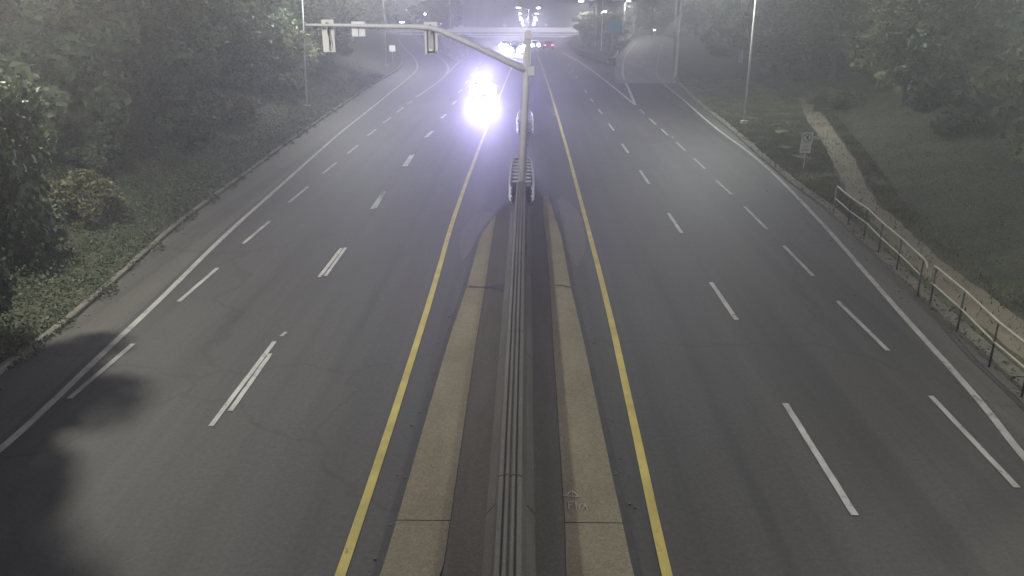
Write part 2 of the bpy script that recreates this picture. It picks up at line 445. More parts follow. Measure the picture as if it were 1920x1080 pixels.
# ================================================================== MEDIAN
seamL = [(660,1200),(706,1080),(737,978),(792,790),(836.5,640),(871,540),(898,443),(928,402),(953,374)]
seamR = [(1230,1200),(1196,1080),(1174,982),(1140,830),(1099,640),(1074,540),(1055.5,443),(1043,407),(1031,368)]
tanLi = [(780,1200),(829,1080),(844,978),(893,640),(909.5,540),(924,443),(930,404)]
tanRi = [(1071,1200),(1061.6,1080),(1059.6,980),(1037,640),(1032,540),(1023.6,443),(1019,407),(1018,368)]
sL, sR, tL, tR = [interp_line(g(l)) for l in (seamL, seamR, tanLi, tanRi)]
YT = G(930,404)[1]; YR = G(1031,368)[1]
median = empty('median_paving', (0,0,0)); median['kind'] = 'structure'
sheet_between('gutter_strip', lambda y: tL(y) if y < YT else sL(y)+.05, lambda y: tR(y), frange(4, YR, 1.2), M['gutter'], .010, 6, parent=median)
joints = [4.2, G(850,978)[1], G(900,540)[1], YT]
for a, b in zip(joints, joints[1:]):
    sheet_between('slab', lambda y: sL(y)+.06, lambda y: max(tL(y), sL(y)+.07), frange(a+.010, b-.010, 1.0), M['tan'], .020, 3, parent=median)
joints = [4.2, G(1110,982)[1], G(1050,540)[1], YR]
for a, b in zip(joints, joints[1:]):
    sheet_between('slab', lambda y: tR(y), lambda y: sR(y)-.06, frange(a+.010, b-.010, 1.0), M['tan'], .020, 3, parent=median)
ribbon('tar_joint', sorted([Vector(p) for p in g(seamL)], key=lambda p: p.y), .13, M['seam'], .012, .012, parent=median, step=.6)
ribbon('tar_joint', sorted([Vector(p) for p in g(seamR)], key=lambda p: p.y), .13, M['seam'], .012, .012, parent=median, step=.6)
ribbon('crack', [Vector(G(*p)) for p in [(878,538),(900,540),(925,539),(944,545)]], .10, M['seam'], .034, .04, parent=median, step=.15)
ribbon('crack', [Vector(G(*p)) for p in [(1041,536),(1056,537),(1068,540)]], .06, M['seam'], .034, .03, parent=median, step=.15)
poly('stain', [G(*p) for p in [(908,539),(925,534),(946,532),(941,549),(928,543)]], M['seam'], .016, median)
for tri in ([(928,398),(905,398),(885,408),(868,430),(862,455),(866,492),(884,470),(896,442),(912,420)],
            [(1043,372),(1062,376),(1082,395),(1092,412),(1097,440),(1098,470),(1084,500),(1070,490),(1062,460),(1055,420)]):
    poly('worn_concrete', [G(*p) for p in tri], M['patch'], .006, kind='structure')
# chalk triangle and scrawl on the right tan slab
mk = empty('spray_marking', (0,0,0)); mk['kind'] = 'structure'
def stroke(pts, w=.02):
    ribbon('stroke', [Vector(G(*p)) for p in pts], w, M['chalk'], .036, .004, parent=mk, step=.06)
M['chalk'] = paint('chalk_paint', (.36,.34,.3), (.2,.17,.12), .42, 9)
stroke([(1060,934),(1072,922)]); stroke([(1072,922),(1085,934)]); stroke([(1056,933),(1087,934)]); stroke([(1073,924),(1073,931)], .015)
for s_ in ([(1064,945),(1075,944)], [(1066,945),(1067,958)], [(1066,950),(1073,950)], [(1079,944),(1081,959)],
           [(1086,950),(1092,947),(1096,951),(1093,957),(1087,957),(1086,950)], [(1096,947),(1102,959)]): stroke(s_, .018)

# split concrete barrier: flared feet, two ribbed crests with a cable trough between
BX = lambda y: lerp_tab([(4, -.20), (13, -.20), (36, -.14)], y)
BEND = AY(983, 341, 36)  # only to find how far the crest runs
yb_end = G(983, 341, .82)[1]
prof = [(-.40, 0), (-.40, .08), (-.26, .26), (-.185, .80), (-.12, .83), (-.112, .80), (-.078, .80), (-.07, .83), (-.03, .83), (-.022, .80),
        (.022, .80), (.03, .83), (.07, .83), (.078, .80), (.112, .80), (.12, .83), (.185, .80), (.26, .26), (.40, .08), (.40, 0)]
bar = empty('concrete_barrier', (0, 20, 0), label='long ribbed concrete median barrier between the two yellow lines', cat='barrier')
def barrier_piece(y0, y1, parent, oy, xo=0, profs=prof, xf=BX):
    ys = frange(y0, y1, 2.0); v = []; f = []; n = len(profs)
    for y in ys:
        for (x, z) in profs: v.append((xf(y)+x+xo, y-oy, z + hz(0, y)))
    for r in range(len(ys)-1):
        for i in range(n-1): f.append((r*n+i, r*n+i+1, (r+1)*n+i+1, (r+1)*n+i))
    f.append(tuple(range(n))); f.append(tuple((len(ys)-1)*n+i for i in range(n))[::-1])
    me = mesh(v, f, 'section'); me.materials.append(M['barrier']); me.materials.append(M['barriertop']); me.materials.append(M['seam'])
    for p in me.polygons:
        zs = [me.vertices[i].co.z - 0 for i in p.vertices]; xs = [me.vertices[i].co.x for i in p.vertices]
        if len(p.vertices) == 4:
            nz = p.normal.z; zz = min(zs) - hz(0, y0)
            if zz > .785: p.material_index = 1
            if zz > .73 and max(zs)-min(zs) < .002 and zz < .8: p.material_index = 2
    return link('section', me, None, parent)
ys = [3.0] + [G(960, 893, .8)[1]] + [G(960,893,.8)[1]+6.1*k for k in range(1, 5)]
ys = [y for y in ys if y < yb_end-2] + [yb_end]
for a, b in zip(ys, ys[1:]): barrier_piece(a+.012, b-.012, bar, 20)
# second barrier, from the far crash cushion onwards
prof2 = [(-.3, 0), (-.3, .08), (-.2, .3), (-.11, .85), (.11, .85), (.2, .3), (.3, .08), (.3, 0)]
bar2 = empty('concrete_barrier', (0, 80, 0), label='far concrete median barrier starting behind the signal mast', cat='barrier')
yy = frange(58, 400, 9)
for a, b in zip(yy, yy[1:]): barrier_piece(a+.01, b-.01, bar2, 80, 0, prof2, lambda y: .05)

# crash cushions: two bent side beams, a rounded nose and stacked ribs
def crash_cushion(loc, L, w, label, flare=.25):
    r = empty('crash_cushion', loc, label=label, cat='crash cushion', group='crash cushions on the median')
    h = .82
    for sgn in (-1, 1):
        path = [(sgn*(w/2-.10), -.9), (sgn*(w/2-.02), -.3), (sgn*(w/2), .6), (sgn*(w/2-.01), L*.5), (sgn*(w/2-.04), L-.5), (sgn*(w/2-.12), L-.2)]
        for z0 in (h-.17, h-.50):
            m = MB(); pts = resample(smooth_line(path, 2), .25); n = len(pts); base = len(m.v)
            sec = [(-.02, -.16), (.05, -.09), (.05, -.03), (0, 0), (.05, .03), (.05, .09), (-.02, .16)]
            for k, p in enumerate(pts):
                t = (pts[min(k+1, n-1)] - pts[max(k-1, 0)]).normalized(); nr = Vector((t.y, -t.x))*sgn
                for (o, z) in sec:
                    q = p + nr*o; m.v.append((q.x, q.y, z0+z))
            q = len(sec)
            for k in range(n-1):
                for i in range(q-1): m.f.append((k*q+i, k*q+i+1, (k+1)*q+i+1, (k+1)*q+i))
            m.build('side_beam', M['galv'], r)
        MB().tube([(p[0], p[1], h+.0) for p in resample(smooth_line(path, 2), .3)], .035, 6).build('top_rail', M['steel'], r)
    arc = [(-(w/2-.12), L-.2), (-(w/2-.16), L+.02), (-(w/2-.3), L+.1), (0, L+.12), (w/2-.3, L+.1), (w/2-.16, L+.02), (w/2-.12, L-.2)]
    m = MB(); pts = resample(smooth_line(arc, 2), .1)
    for p in pts: m.v += [(p.x, p.y, .1), (p.x, p.y, h+.03)]
    for k in range(len(pts)-1): m.f.append((2*k, 2*k+1, 2*k+3, 2*k+2))
    m.build('nose', M['steel'], r)
    MB().tube([(p.x, p.y, h+.03) for p in pts], .04, 6).build('nose_rim', M['steel'], r)
    rib = None
    nrib = 7
    for k in range(nrib):
        y = L - .35 - (L-1.0)*k/(nrib-1)
        if rib is None:
            m = MB().box((0, 0, .45), (w-.2, .1, .62)); m.box((0, 0, .775), (w-.2, .28, .03))
            rib = m.build('rib', M['steel'], r)
        else:
            rib = rib.copy(); COL.objects.link(rib); rib.parent = r
        rib.location = (0, y, 0)
    MB().box((0, L/2, .08), (w-.3, L-.3, .1)).build('base_plate', M['dark'], r)
    return r
crash_cushion((-.12, yb_end-.35, 0), 5.6, 1.0, 'grey crash cushion with seven ribs wrapped round the foot of the signal mast')
M['galv_keep'] = M['galv']; M['galv'] = M['steel']
crash_cushion((.02, 51.8, 0), 5.2, 1.0, 'headlight lit crash cushion half hidden behind the signal mast')
M['galv'] = M['galv_keep']

# ================================================================== SIGNAL MAST
px0, py0 = -.14, yb_end+.32
D0 = py0
mast = empty('signal_mast', (px0, py0, 0), label='tall grey mast with long curved arm reaching over the left lanes', cat='signal mast')
top = AY(990.5, 62, py0); toploc = top - Vector((px0, py0, 0))
MB().tube([(0,0,0), tuple(toploc*.5), tuple(toploc)], [.185, .155, .125], 16).build('pole', M['galv'], mast, smooth=True)
MB().box((0,0,.04), (.6,.6,.08)).build('base_plate', M['steel'], mast)
MB().tube([tuple(toploc+Vector((0,0,-.02))), tuple(toploc+Vector((0,0,.1)))], [.15,.07], 12).build('cap', M['galv'], mast)
MB().box(tuple(AY(991,67,py0)-Vector((px0,py0,0))+Vector((0,-.02,0))), (.28,.34,.24)).build('junction_box', M['signback'], mast)
armpx = [(988,133),(965,122),(930,105),(890,86),(850,68),(825,57),(803,51.5),(770,50),(720,49),(670,48),(620,47.2),(573,46.6)]
armp = [AY(x, y, py0) - Vector((px0, py0, 0)) for x, y in armpx]
rr = [.135,.13,.125,.12,.112,.105,.10,.095,.085,.075,.06,.045]
MB().tube([tuple(p) for p in armp], rr, 12).build('arm', M['galv'], mast, smooth=True)
jb = AY(996,133,py0)-Vector((px0,py0,0))
MB().box(tuple(jb), (.26,.3,.34)).build('bracket', M['signback'], mast)
armz = lambda px: AY(px, lerp_tab([(a, b) for a, b in sorted(armpx)], px), py0)

def head(px_l, px_r, py_t, py_b, name, label, cat, build):
    a, b = AY(px_l, py_t, py0), AY(px_r, py_b, py0)
    c = (a+b)/2; w = abs(b.x-a.x); h = abs(a.z-b.z)
    r = empty(name, (c.x, py0, c.z), label=label, cat=cat); build(r, w, h, armz((px_l+px_r)/2).z - c.z); return r
def sig_a(r, w, h, az):
    MB().box((0, .16, 0), (w, .03, h)).build('backplate', M['signback'], r)
    MB().box((-.01, .12, -.12), (.06, .05, h*.74)).build('housing', M['signback'], r)
    MB().box((.035, .13, -.12), (.03, .03, h*.74)).build('edge_channel', M['dark'], r)  # narrow dark channel along the housing
    MB().tube([(-.02,.0,az+.1), (.03,.0,az-.3), (.1,.02,-h*.2), (.05,.02,-h*.4)], .022, 8).build('cable', M['dark'], r)
    MB().box((0, .1, az-.14), (w*.98, .05, .035)).build('bracket', M['dark'], r)
    MB().tube([(0,.0,az+.12), (0,.0,az-.2)], .05, 8).build('clamp', M['steel'], r)
def sig_c(r, w, h, az):
    MB().box((0, .16, 0), (w, .03, h)).build('backplate', M['signback'], r)
    MB().box((0, .11, -.13), (w*.42, .07, h*.70)).build('housing', M['faded'], r)
    MB().box((-w*.26, .1, -.16), (.04, .1, h*.72)).build('left_flange', M['dark'], r)
    MB().box((w*.22, .12, -.1), (.03, .06, h*.6)).build('right_flange', M['dark'], r)
    MB().box((-w*.02, .08, -h*.42), (w*.5, .1, .04)).build('bottom_flange', M['dark'], r)
    MB().box((0, -.09, -h*.36), (.13, .04, .09)).build('latch', M['signwhite'], r)
    MB().tube([(0,.0,az+.14), (0,.0,az-.24)], .05, 8).build('clamp', M['steel'], r)
def sig_b(r, w, h, az):
    MB().box((0, .13, 0), (w, .015, h)).build('panel', M['signwhite'], r)
    MB().box((0, .115, -.05), (.045, .02, h*.72)).build('spine', M['steel'], r)
    MB().box((0, .09, az), (w, .06, .10)).build('clamp', M['steel'], r)
head(600.5, 627.5, 37, 98, 'traffic_signal', 'outer traffic signal seen from behind near the tip of the mast arm', 'traffic signal', sig_a)
head(657.3, 684, 40.5, 68.5, 'road_sign', 'bright white square sign on the mast arm beside the outer signal', 'sign', sig_b)
head(794, 820.5, 41, 102, 'traffic_signal', 'inner traffic signal seen from behind where the mast arm bends', 'traffic signal', sig_c)

# ================================================================== KERBS
def kerb(name, tab, y0, y1, out, w=.2, h=.13, gap=3.0):
    root = empty(name, (0,0,0)); root['kind'] = 'structure'
    y = y0
    while y < y1:
        ye = min(y1, y+gap*random.uniform(.85, 1.15)); A = Vector((lerp_tab(tab, y+.02), y+.02)); B = Vector((lerp_tab(tab, ye-.03), ye-.03))
        t = (B-A).normalized(); nr = Vector((t.y, -t.x))*out; dz = random.uniform(-.012, .012); dx = nr*random.uniform(-.02, .02)
        pts = []
        for p in (A, B):
            q = p+dx
            for o, z in ((0, -.1), (0.0, h*.75), (.035, h), (w, h), (w, -.1)):
                s = q + nr*o; pts.append((s.x, s.y, z+dz+hz(p.x, p.y)))
        f = [(i, i+1, i+6, i+5) for i in range(4)] + [(0,1,2,3,4), (9,8,7,6,5), (0,5,9,4)]
        link('kerbstone', mesh(pts, f, 'kerbstone'), M['kerb'], root)
        y = ye
kerb('left_kerb', LK, 5, 84, -1, .16)
kerb('right_kerb', RK, 6, 86, 1, .34, .12)
rk2 = RK
kerb('ramp_kerb', rk2, 88, 200, 1, .3, .13, 8)
lk2 = LK
kerb('ramp_kerb', lk2, 86, 200, -1, .25, .13, 8)

# ================================================================== RIGHT VERGE: path, railing, sign
pl = [(1960,745),(1920,700),(1800,575),(1742,520),(1650,430),(1590,368),(1583,355),(1560,300),(1540,262),(1515,230),(1497,188)]
pr_ = [(1960,640),(1920,603),(1800,520),(1700,432),(1645,383),(1620,340),(1600,300),(1570,255),(1545,220),(1512,182)]
plf, prf = interp_line(g(pl)), interp_line(g(pr_))
def vx(y, x): return x + .18*noise.noise(Vector((y*.9, x, 3)))
sheet_between('footpath', lambda y: vx(y, plf(y)) - (plf(y)-RKf(y)-.75)*(1-sstep(24, 32, y)), lambda y: vx(y+40, prf(y)), frange(15, G(1500,184)[1], .7), M['path'], .055, 4, kind='structure')
sheet_between('verge', lambda y: RKf(y)+.34, lambda y: plf(y)+.3, frange(6, 88, 1.0), M['turf'], .045, 4, kind='structure')
ribbon('path_edging', [Vector(p) for p in g([(1583,362),(1560,318),(1530,262),(1512,228)])], .09, M['seam'], .075, .01, kind='structure')

rl = empty('guard_railing', (12, 25, 0), label='two rail steel pedestrian railing along the right kerb', cat='railing')
O = Vector((12, 25, 0))
sec1 = [(1562,401),(1589,427),(1619,450),(1646,480),(1680,513),(1720,556)]
sec2 = [(1743,574),(1794,623),(1854,689),(1915,745),(1985,812)]
def rail_section(sec, tag):
    P = [Vector((*G(*p), .12)) - O for p in sec]
    H = 1.02
    for i, p in enumerate(P):
        MB().tube([tuple(p-Vector((0,0,.1))), tuple(p+Vector((0,0,H)))], .026, 8).build('post', M['dark'], rl, smooth=True)
    up = Vector((0,0,1))
    if tag == 1:
        topl = [P[0]+up*.1, P[0]+up*(H-.1), P[0]+up*H+(P[1]-P[0])*.05] + [p+up*H for p in P[1:]]
        e = P[-1] + (P[-1]-P[-2])*.12
        topl += [e+up*(H-.04), e+(P[-1]-P[-2])*.06+up*(H-.18)]
        low = [P[0]+up*.52] + [p+up*.52 for p in P[1:]] 
    else:
        s = P[0] + (P[0]-P[1])*.10
        topl = [s+up*.45, s+up*(H-.15), s+(P[1]-P[0])*.02+up*(H-.02)] + [p+up*H for p in P]
        low = [s+up*.52] + [p+up*.52 for p in P]
    MB().tube([tuple(p) for p in topl], .03, 8).build('top_rail', M['kerb2'], rl, smooth=True)
    MB().tube([tuple(p) for p in low], .026, 8).build('lower_rail', M['kerb2'], rl, smooth=True)
M['kerb2'] = mottled('worn_rail', (.32,.31,.26), (.44,.43,.36), 2, .6, 30, bumps=0)
rail_section(sec1, 1); rail_section(sec2, 2)

sx, sy = G(1506.5, 318)
sg = empty('pedestrian_sign', (sx, sy, 0), R(4), label='small white no pedestrians sign on a post in the right verge', cat='sign')
MB().tube([(0,.03,-.1),(0,.03,1.9)], .025, 8).build('post', M['steel'], sg)
TL, BR = AY(1498,248,sy), AY(1519,287,sy)
w = .58; zt = TL.z; zb = BR.z; zm = zb + (zt-zb)*.45
rotm = Matrix.Rotation(R(7), 3, 'Y')
def sgp(x0, x1, z0, z1, y, name, mat, t=.01): MB().box(((x0+x1)/2, y, (z0+z1)/2), (x1-x0, t, z1-z0)).build(name, M[mat], sg)
sgp(-w/2, w/2, zm+.01, zt, 0, 'panel', 'faded', .02)
sgp(-w/2-.02, w/2-.04, zb, zm-.01, 0, 'panel', 'faded', .02)
cz = zm + (zt-zm)*.52; rad = .225
m = MB(); n = 28
for k in range(n):
    a = 2*math.pi*k/n
    for rr_ in (rad, rad-.045): m.v.append((rr_*math.cos(a), -.014, cz+rr_*1.05*math.sin(a)))
for k in range(n):
    a = 2*k; b = 2*((k+1) % n); m.f.append((a, b, b+1, a+1))
m.build('ring', M['grey'], sg)
MB().box((0, -.016, cz), (.035, .004, .42), rot=Matrix.Rotation(R(-45), 3, 'Y')).build('slash', M['grey'], sg)
m = MB()
m.box((.03, -.018, cz+.115), (.06,.004,.06)); m.box((.02, -.018, cz+.03), (.07,.004,.13), rot=Matrix.Rotation(R(12),3,'Y'))
m.box((.05, -.018, cz-.08), (.035,.004,.14), rot=Matrix.Rotation(R(-24),3,'Y')); m.box((-.03, -.018, cz-.08), (.035,.004,.15), rot=Matrix.Rotation(R(30),3,'Y'))
m.box((-.05, -.018, cz+.03), (.09,.004,.03), rot=Matrix.Rotation(R(30),3,'Y'))
m.build('walker', M['black'], sg)
def text_obj(txt, size, loc, name, mat, parent):
    c = bpy.data.curves.new(name, 'FONT'); c.body = txt; c.size = size; c.align_x = 'CENTER'; c.align_y = 'CENTER'; c.extrude = .001
    t_ = bpy.data.objects.new('tmp', c); me = t_.to_mesh().copy(); bpy.data.objects.remove(t_)
    o = bpy.data.objects.new(name, me); COL.objects.link(o); me.materials.append(mat)
    o.parent = parent; o.location = loc; o.rotation_euler = (R(90), 0, 0); return o
text_obj('NO', .17, (-.03, -.014, zm-.15), 'lettering', M['grey'], sg)
sgp(-.24, -.13, zb+.13, zb+.175, -.013, 'print_line', 'grey', .004); sgp(-.11, .17, zb+.13, zb+.175, -.013, 'print_line', 'grey', .004)

# ================================================================== STREET LAMPS
def lamp_light(parent, loc, power, col=(1,.97,.92), cone=179, rot=(0,0,0), blend=.12, r=.35):
    d = bpy.data.lights.new('lamp_light', 'SPOT'); d.energy = power; d.color = col; d.spot_size = R(cone); d.spot_blend = blend; d.shadow_soft_size = r
    o = bpy.data.objects.new('lamp_light', d); COL.objects.link(o); o.parent = parent; o.location = loc; o.rotation_euler = rot
    return o
def street_lamp(x, y, h, arms, label, power=LAMP_W, group='street lamps along the highway', warm=False, lean=0, z0=None, r0=.082, lens=.32, name='street_lamp', col=None, cat='street lamp'):
    z = hz(x, y) if z0 is None else z0
    o = empty(name, (x, y, z), label=label, cat=cat, group=group)
    MB().tube([(0,0,-.5), (lean*.5,0,h*.5), (lean,0,h)], [r0, r0*.8, r0*.6], 10).build('pole', M['steel'], o, smooth=True)
    MB().box((0,0,.15), (.42,.42,.35)).build('base', M['steel'], o)
    for (ax, ay) in arms:
        L = math.hypot(ax, ay)
        a = MB().tube([(lean,0,h-.4), (lean+ax*.3,ay*.3,h+.05), (lean+ax*.7,ay*.7,h+.3), (lean+ax,ay,h+.35)], [.05,.045,.04,.035], 8).build('arm', M['galv'], o)
        ang = math.atan2(ay, ax)
        lx, ly = lean+ax+.3*math.cos(ang), ay+.3*math.sin(ang)
        hd = MB().box((lx, ly, h+.36), (.7,.32,.13), rz=ang, taper=.75).build('luminaire', M['steel'], o)
        mm = MB(); mm.tube([(lx,ly,h+.29),(lx,ly,h+.22),(lx,ly,h+.17)], [lens/2, lens/2*.9, lens/2*.5], 12).build('lens', M['warmlamp' if warm else 'lamp'], hd)
        if power: lamp_light(o, (lx, ly, h+.12), power, col or ((1,.965,.84) if warm else (.97,1,.90)))
    return o
x, y = G(575, 205); street_lamp(x, y, 12, [(2.6,0)], 'slim lamp pole on the left verge beside the mast arm tip', lean=.5)
street_lamp(-16.6, 21, 11.5, [(2.8,0)], 'nearest lamp pole on the left bank among the trees', warm=True, power=LAMP_W*1.05)
x, y = G(725, 125); street_lamp(x, y, 12, [(2.6,0)], 'lamp pole on the left verge just before the exit ramp')
x, y = G(1395, 235); street_lamp(x, y, 12, [(-2.6,0)], 'pale lamp pole standing in the right verge grass', r0=.09)
street_lamp(15.2, 13, 11, [(-2.4,0)], 'nearest lamp pole on the right bank above the railing', warm=True, power=LAMP_W*.4)
street_lamp(29, 33, 9, [(-1.6,0)], 'path lamp on the right slope just outside the picture', power=LAMP_W*2.0, col=(.92,1,.88), name='path_lamp')
def lamp_at(lpx, lpy, Y, arms, h, label, **kw):
    """a lamp whose luminaire is seen at this place of the distance Y; its pole goes down from there"""
    p = AY(lpx, lpy, Y); ax = arms[0][0]*1.1
    return street_lamp(p.x-ax, Y, h, arms, label, z0=p.z-h-.2, **kw)
for i, (yp, Y) in enumerate([(15, 222), (26, 270), (33, 318)]):
    p = AY(991-i*.6, yp, Y)
    street_lamp(p.x, Y, 11, [(-2.3,0),(2.3,0)], ['first twin arm lamp in the median beyond the mast', 'second twin arm lamp in the median before the bridge', 'third twin arm lamp in the median at the bridge'][i], z0=p.z-11.2, power=LAMP_W*[.3,1.1,.2][i], col=(.76,.70,1), lens=1.15-.1*i, group='twin arm lamps down the median')
for i, (yp, Y, px) in enumerate([(38,400,990.5),(44,470,990),(48,560,990)]):
    p = AY(px, yp, Y)
    street_lamp(p.x, Y, 11, [(-3,0),(3,0)], ['fourth twin arm lamp in the median just past the bridge', 'fifth twin arm lamp in the median past the bridge', 'farthest twin arm lamp in the median'][i], z0=p.z-11.2, power=0, lens=1.9, group='twin arm lamps down the median')
lamp_at(1090, 3, 150, [(-2.4,.2)], 11, 'warm lamp above the bush beside the exit ramp sign', warm=True, lens=.85, power=LAMP_W*.5)
lamp_at(1132, 22, 190, [(.6,0)], 10, 'lamp on slim pole directly behind the teal sign', lens=.95, power=LAMP_W*.4)
lamp_at(1177, 2, 175, [(.5,0)], 12, 'lamp above the left edge of the exit ramp crest', lens=.8, warm=True, power=LAMP_W*.5)
lamp_at(1077, 37, 272, [(-1.5,0)], 11, 'far lamp just above the right end of the bridge', lens=1.2, power=LAMP_W*1.2, col=(.85,.8,1))
lamp_at(754, 42, 260, [(-2.5,0)], 10, 'lamp at the top of the left ramp', lens=1.5, power=LAMP_W*.5, col=(.76,.70,1))
lamp_at(826, 45, 268, [(-2.5,0)], 10, 'lamp right of the inner signal over the left ramp grass', lens=1.2, power=LAMP_W*.7, col=(.76,.70,1))
lamp_at(765, 18.5, 330, [(-1.5,0)], 11, 'small lamp high above the left ramp', lens=1.1, power=0)
lamp_at(946, 47, 520, [(-2,0)], 12, 'small distant lamp above the left half of the bridge', lens=1.9, power=0)
lamp_at(1023, 47, 520, [(2,0)], 12, 'small distant lamp above the right half of the bridge', lens=1.5, power=0)
lamp_at(913, 33, 560, [(-2,0)], 14, 'tiny far lamp left of the twin arm lamps', lens=1.3, power=0)
lamp_at(1228, 57, 300, [(-1.5,0)], 8, 'small far lamp beyond the crest of the exit ramp', lens=.9, power=0)
# unlit poles
def plain_pole(px, py, Y, label, r=.1, h=None, topy=-40):
    base = AY(px, py, Y); t = AY(px, topy, Y)
    o = empty('utility_pole', (base.x, Y, base.z), label=label, cat='pole', group='bare poles beyond the ramps')
    MB().tube([(0,0,-1),(0,0,t.z-base.z)], [r, r*.7], 8).build('pole', M['galv'], o); return o
plain_pole(845, 75, 180, 'slim bare pole right of the inner signal', .12)
plain_pole(867, 55, 230, 'fainter bare pole left of the bridge', .13)
plain_pole(1188, 66, 200, 'bare pole at the crest of the exit ramp', .14, topy=3)
plain_pole(1109, 60, 165, 'short pole rising out of the round bush', .12, topy=8)
plain_pole(1127, 98, 138, 'thin pole left of the teal sign legs', .09, topy=-30)
up = G(1266, 145); 
o = empty('power_pole', (up[0], up[1], hz(*up)), label='tall paired power poles at the right edge of the exit ramp', cat='power pole')
MB().tube([(0,0,-1),(.3,0,16)], [.17,.12], 10).build('pole', M['steel'], o)
MB().tube([(-.35,.3,5.8),(-.3,.3,16)], [.09,.08], 8).build('conduit', M['galv'], o)
MB().tube([(.55,.3,7.5),(.55,.3,16)], [.06,.06], 8).build('conduit', M['galv'], o)
MB().box((.1,.1,8.5),(1.1,.12,.12)).build('cross_arm', M['steel'], o)

# small mast arm with lamps at the head of the left ramp
a = AY(771, 66, 235)
o = empty('signal_mast', (a.x, 235, a.z), label='small distant mast arm carrying signals over the left ramp', cat='signal mast')
tp = AY(771, 32, 235)-a; l_ = AY(748, 38, 235)-a; r_ = AY(809, 28, 235)-a
MB().tube([(0,0,-1), tuple(tp)], [.22,.18], 8).build('pole', M['galv'], o)
MB().tube([tuple(l_), tuple(tp-Vector((0,0,.4))), tuple(r_)], [.10,.13,.09], 8).build('arm', M['galv'], o)
for k, (qx, qy) in enumerate([(797,27),(808.5,31)]):
    q = AY(qx, qy, 235)-a
    hd = MB().box(tuple(q), (.55,.3,.8)).build('signal_head', M['signback'], o)
    MB().tube([tuple(q+Vector((0,-.16,.1))), tuple(q+Vector((0,-.2,.1)))], .2, 10).build('lens', M['lamp'], hd)

# ================================================================== RAMP SIGNS, GORE, GUARD RAIL
p1, p2 = AY(1120, 38, 150), AY(1166, 62, 150)
o = empty('direction_sign', ((p1.x+p2.x)/2, 150, 0), R(-4), label='wide teal direction sign on two legs above the right gore', cat='sign')
wd = abs(p2.x-p1.x); 
MB().box((0,0,(p1.z+p2.z)/2), (wd, .06, abs(p1.z-p2.z))).build('panel', M['teal'], o)
MB().box((-wd*.08,-.045,(p1.z*.55+p2.z*.45)), (wd*.6, .01, .30)).build('legend_band', M['teal2'] if 'teal2' in M else M['grey'], o) if False else None
for xx in (-wd*.3, wd*.12):
    MB().box((xx, .08, (p1.z-1)/2-.3), (.14, .1, p1.z+.4)).build('leg', M['steel'], o)
for zz in (.3, .7): MB().box((0, .05, p2.z+(p1.z-p2.z)*zz), (wd*.96, .04, .08)).build('stringer', M['steel'], o)
c = G(1146, 124)
o = empty('gore_cushion', (c[0], c[1], 0), label='pale rounded crash cushion at the tip of the right gore island', cat='crash cushion')
m = MB(); m.prism([(-.55,0),(-.45,-.35),(-.2,-.5),(.2,-.5),(.45,-.35),(.55,0),(.5,1.2),(-.5,1.2)], .95); m.build('cushion', M['barriertop'], o)
MB().box((0,-.02,.6), (1.16,.9,.09)).build('band', M['steel'], o)
gi = empty('gore_kerb', (0,0,0)); gi['kind'] = 'structure'
def wall_line(pts, h, w, name, mat, parent=None, **kw):
    m = MB(); P = resample([Vector(p) for p in pts], 4)
    for a, b in zip(P, P[1:]):
        m.v += []; i = len(m.v); t = (b-a).normalized(); nr = Vector((-t.y, t.x))*w/2
        for q in (a, b):
            zz = hz(q.x, q.y)
            m.v += [(q.x-nr.x, q.y-nr.y, zz-.3), (q.x-nr.x, q.y-nr.y, zz+h), (q.x+nr.x, q.y+nr.y, zz+h), (q.x+nr.x, q.y+nr.y, zz-.3)]
        m.f += [(i,i+1,i+5,i+4),(i+1,i+2,i+6,i+5),(i+2,i+3,i+7,i+6),(i,i+3,i+2,i+1),(i+4,i+5,i+6,i+7)]
    return m.build(name, mat, parent, **kw)
wall_line(g([(1141,117),(1110,107.5),(1088,103)]), .75, .3, 'low_wall', M['barriertop'], gi)
wall_line(g([(1151,119),(1159,104)]), .75, .12, 'low_wall', M['signback'], gi)
gr = empty('guard_rail', (0,0,0), label='pale curved guard rail at the left edge of the exit ramp crest', cat='guard rail')
wall_line(g([(1163,83.5),(1172,81),(1180,76),(1187,69)]), .8, .12, 'beam', M['signback'], gr)
# grass islands
poly('gore_grass', [G(*p) for p in [(1143,117),(1150,118),(1158,104),(1166,90),(1185,78),(1160,76),(1110,84),(1085,100),(1110,106)]], M['turf'], .08, kind='structure')
poly('gore_grass', [G(*p) for p in [(845,112),(880,104),(905,97),(900,84),(860,78),(800,74),(792,78),(822,100)]], M['turf2'] if 'turf2' in M else M['turf'], .10, kind='structure')
# little signs on the left verge
c = G(737, 118)
o = empty('verge_sign', (c[0], c[1], hz(*c)), label='small grey sign on a post left of the ramp', cat='sign')
MB().tube([(0,0,-.2),(0,0,2.2)], .04, 6).build('post', M['steel'], o); MB().box((0,-.05,1.9), (.8,.03,.8)).build('panel', M['signback'], o)

